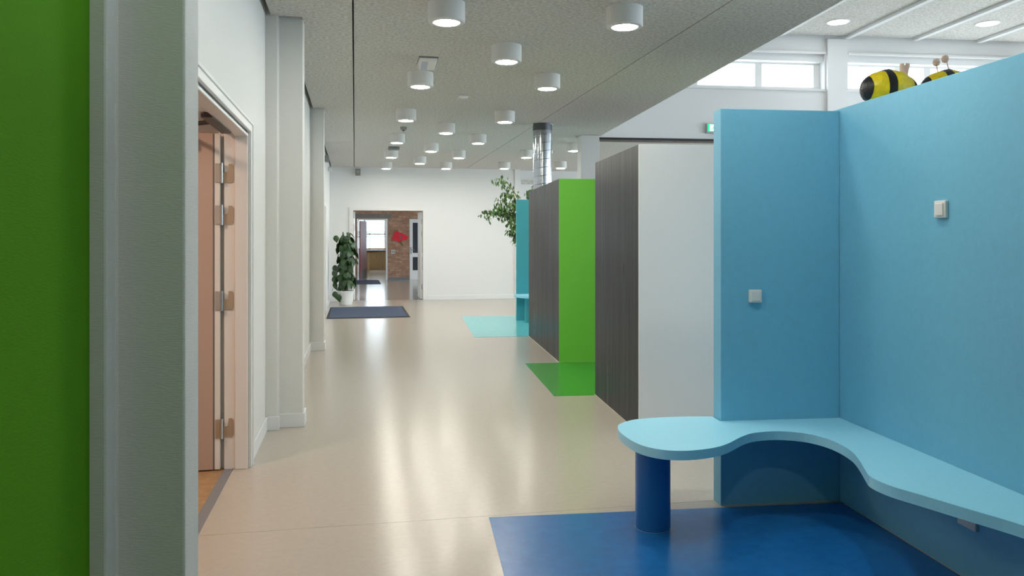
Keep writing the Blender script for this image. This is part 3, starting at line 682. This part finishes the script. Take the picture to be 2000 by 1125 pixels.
fu,fv=2.15,15.25
fc=rthing('potted_tree','tall drooping ficus tree rising behind the narrow teal panel','plant',fu,fv)
MB().lathe([(0.16,0.0),(0.21,0.34),(0.225,0.345),(0.225,0.375),(0.20,0.38),(0.195,0.32),(0.0,0.32)],32).build('pot','terracotta',fc,smooth=True)
MB().lathe([(0.195,0.322),(0.0,0.335)],24).build('soil','soil',fc)
MB().tube([(0,0,0.3),(0.03,0.02,0.8),(-0.03,0.0,1.3),(0.0,0.02,1.8),(0.02,0,2.2)],[0.035,0.03,0.026,0.02,0.012],10).build('trunk','bark',fc,smooth=True)
rf=random.Random(11)
_,lv,lf_=leaf_mesh('ficus_leaf',0.085,0.042,'ficus_leaf',0.3,False)
fol=MB(); br=MB()
# branch tips: (u offset, v offset, z start, tip z) - drooping sprays
tips=[(-0.60,0.0,2.0,2.58),(-0.86,0.05,1.95,1.93),(-0.62,-0.1,1.9,2.15),(-0.45,0.05,1.9,2.30),(-0.40,-0.1,1.8,1.75),(-0.25,0.05,1.7,1.45),(-0.12,-0.05,1.6,1.22),(-0.2,0.1,1.9,2.05),(-0.5,0.15,1.8,1.95),
      (-0.68,0.05,1.9,2.0),(-0.3,-0.15,1.8,1.62),(0.12,0.0,2.1,2.38),(0.3,0.1,1.9,2.2),(0.35,-0.1,1.7,1.8),(0.1,0.3,1.9,2.1),(0.2,-0.25,1.8,1.6),(-0.1,0.35,1.9,1.8),(0.45,0.2,1.8,1.7),(-0.35,0.0,1.75,1.55),(-0.05,-0.1,1.7,1.4)]
for (du_,dv_,z0,zt) in tips:
    P0=Vector((0,0,z0-0.25)); P1=Vector((du_*0.55,dv_*0.55,max(z0,zt)+0.08)); P2=Vector((du_,dv_,zt))
    path=[P0*(1-t_)**2+P1*2*t_*(1-t_)+P2*t_*t_ for t_ in [k/8 for k in range(9)]]
    br.tube(path,[0.012-0.0011*k for k in range(9)],5)
    for k in range(62):
        t_=rf.uniform(0.35,1.03); p=P0*(1-t_)**2+P1*2*t_*(1-t_)+P2*t_*t_
        p=p+Vector((rf.gauss(0,.045),rf.gauss(0,.06),rf.gauss(-0.02,.05)))
        ang=rf.uniform(0,6.28); mt=Matrix.Translation(p)@Matrix.Rotation(ang,4,'Z')@Matrix.Rotation(math.radians(rf.uniform(-85,-20)),4,'X')@Matrix.Scale(rf.uniform(0.8,1.25),4)
        fol.add([mt@Vector(q) for q in lv],lf_)
br.build('branches','bark',fc)
fme=bpy.data.meshes.new('foliage'); fme.from_pydata(fol.v,[],fol.f); fme.materials.append(M['ficus_leaf'])
link('foliage',fme,fc)['kind']='stuff'

# ---------------------------------------------------------------- papier mache bees
def bee(u,v,label,rz,stalk):
    t=thing('papier_mache_bee',label,'bee figure',r2w(u,v,BT+0.012),rz,None)
    a,rr=0.158,0.104                       # half length, radius
    def rad(s):                            # s in -1..1 along the body, blunt left, pointed right
        base=math.sqrt(max(0,1-s*s))
        return rr*base*(1.0 if s<0.1 else 1-0.22*(s-0.1))
    def seg(s0,s1,off,m,nm):
        mb=MB(); n=28; K=max(6,int(26*(s1-s0)))
        rn=random.Random(int((s0+2)*100))
        prof=[]
        for k in range(K+1):
            s=s0+(s1-s0)*k/K; prof.append((max(rad(s)+off*(1 if abs(s)<0.97 else 0.3),0.0),s*a))
        vs_=[];fs=[]
        for r_,x in prof:
            for i in range(n):
                th=2*math.pi*i/n; q=r_*(1+0.018*math.sin(5*th+x*60)+rn.uniform(-0.012,0.012)); vs_.append((x,q*math.cos(th),rr+q*math.sin(th)))
        for k in range(K):
            for i in range(n): j=(i+1)%n; fs.append((k*n+i,k*n+j,(k+1)*n+j,(k+1)*n+i))
        m0=K*n; fs+=[tuple(range(n)),tuple(m0+i for i in range(n))]
        return mb.add(vs_,fs).build(nm,m,t,smooth=True)
    seg(-0.999,0.999,0,'yellow','body')
    seg(-0.999,-0.80,0.003,'bee_black','rear_patch')
    seg(-0.36,-0.10,0.003,'bee_black','stripe')
    seg(0.66,0.999,0.003,'bee_black','head')
    if stalk:
        for x,y,h in ((-0.073,0.0,0.25),(-0.008,0.03,0.275)):
            o=MB().tube([(x+0.01,0,0.19),(x,y*0.5,h-0.02)],0.003,6).build('antenna','cream',t)
            MB().lathe([(0.0,h-0.022),(0.014,h-0.016),(0.020,h),(0.014,h+0.016),(0.0,h+0.022)],16,x,y).build('antenna_ball','cream',o,smooth=True)
    else:
        for dx in (-0.012,0.024):
            MB().tube([(0.085,0,0.165),(0.085+dx*0.35,0.0,0.20),(0.085+dx,0,0.245)],[0.020,0.016,0.011],8).build('antenna','cream',t,smooth=True)
bee(2.545,4.02,'yellow and black papier mache bee with forked antennae on the block',-R,False)
bee(2.87,3.98,'papier mache bee with ball tipped antennae half hidden on the block',-R-0.1,True)
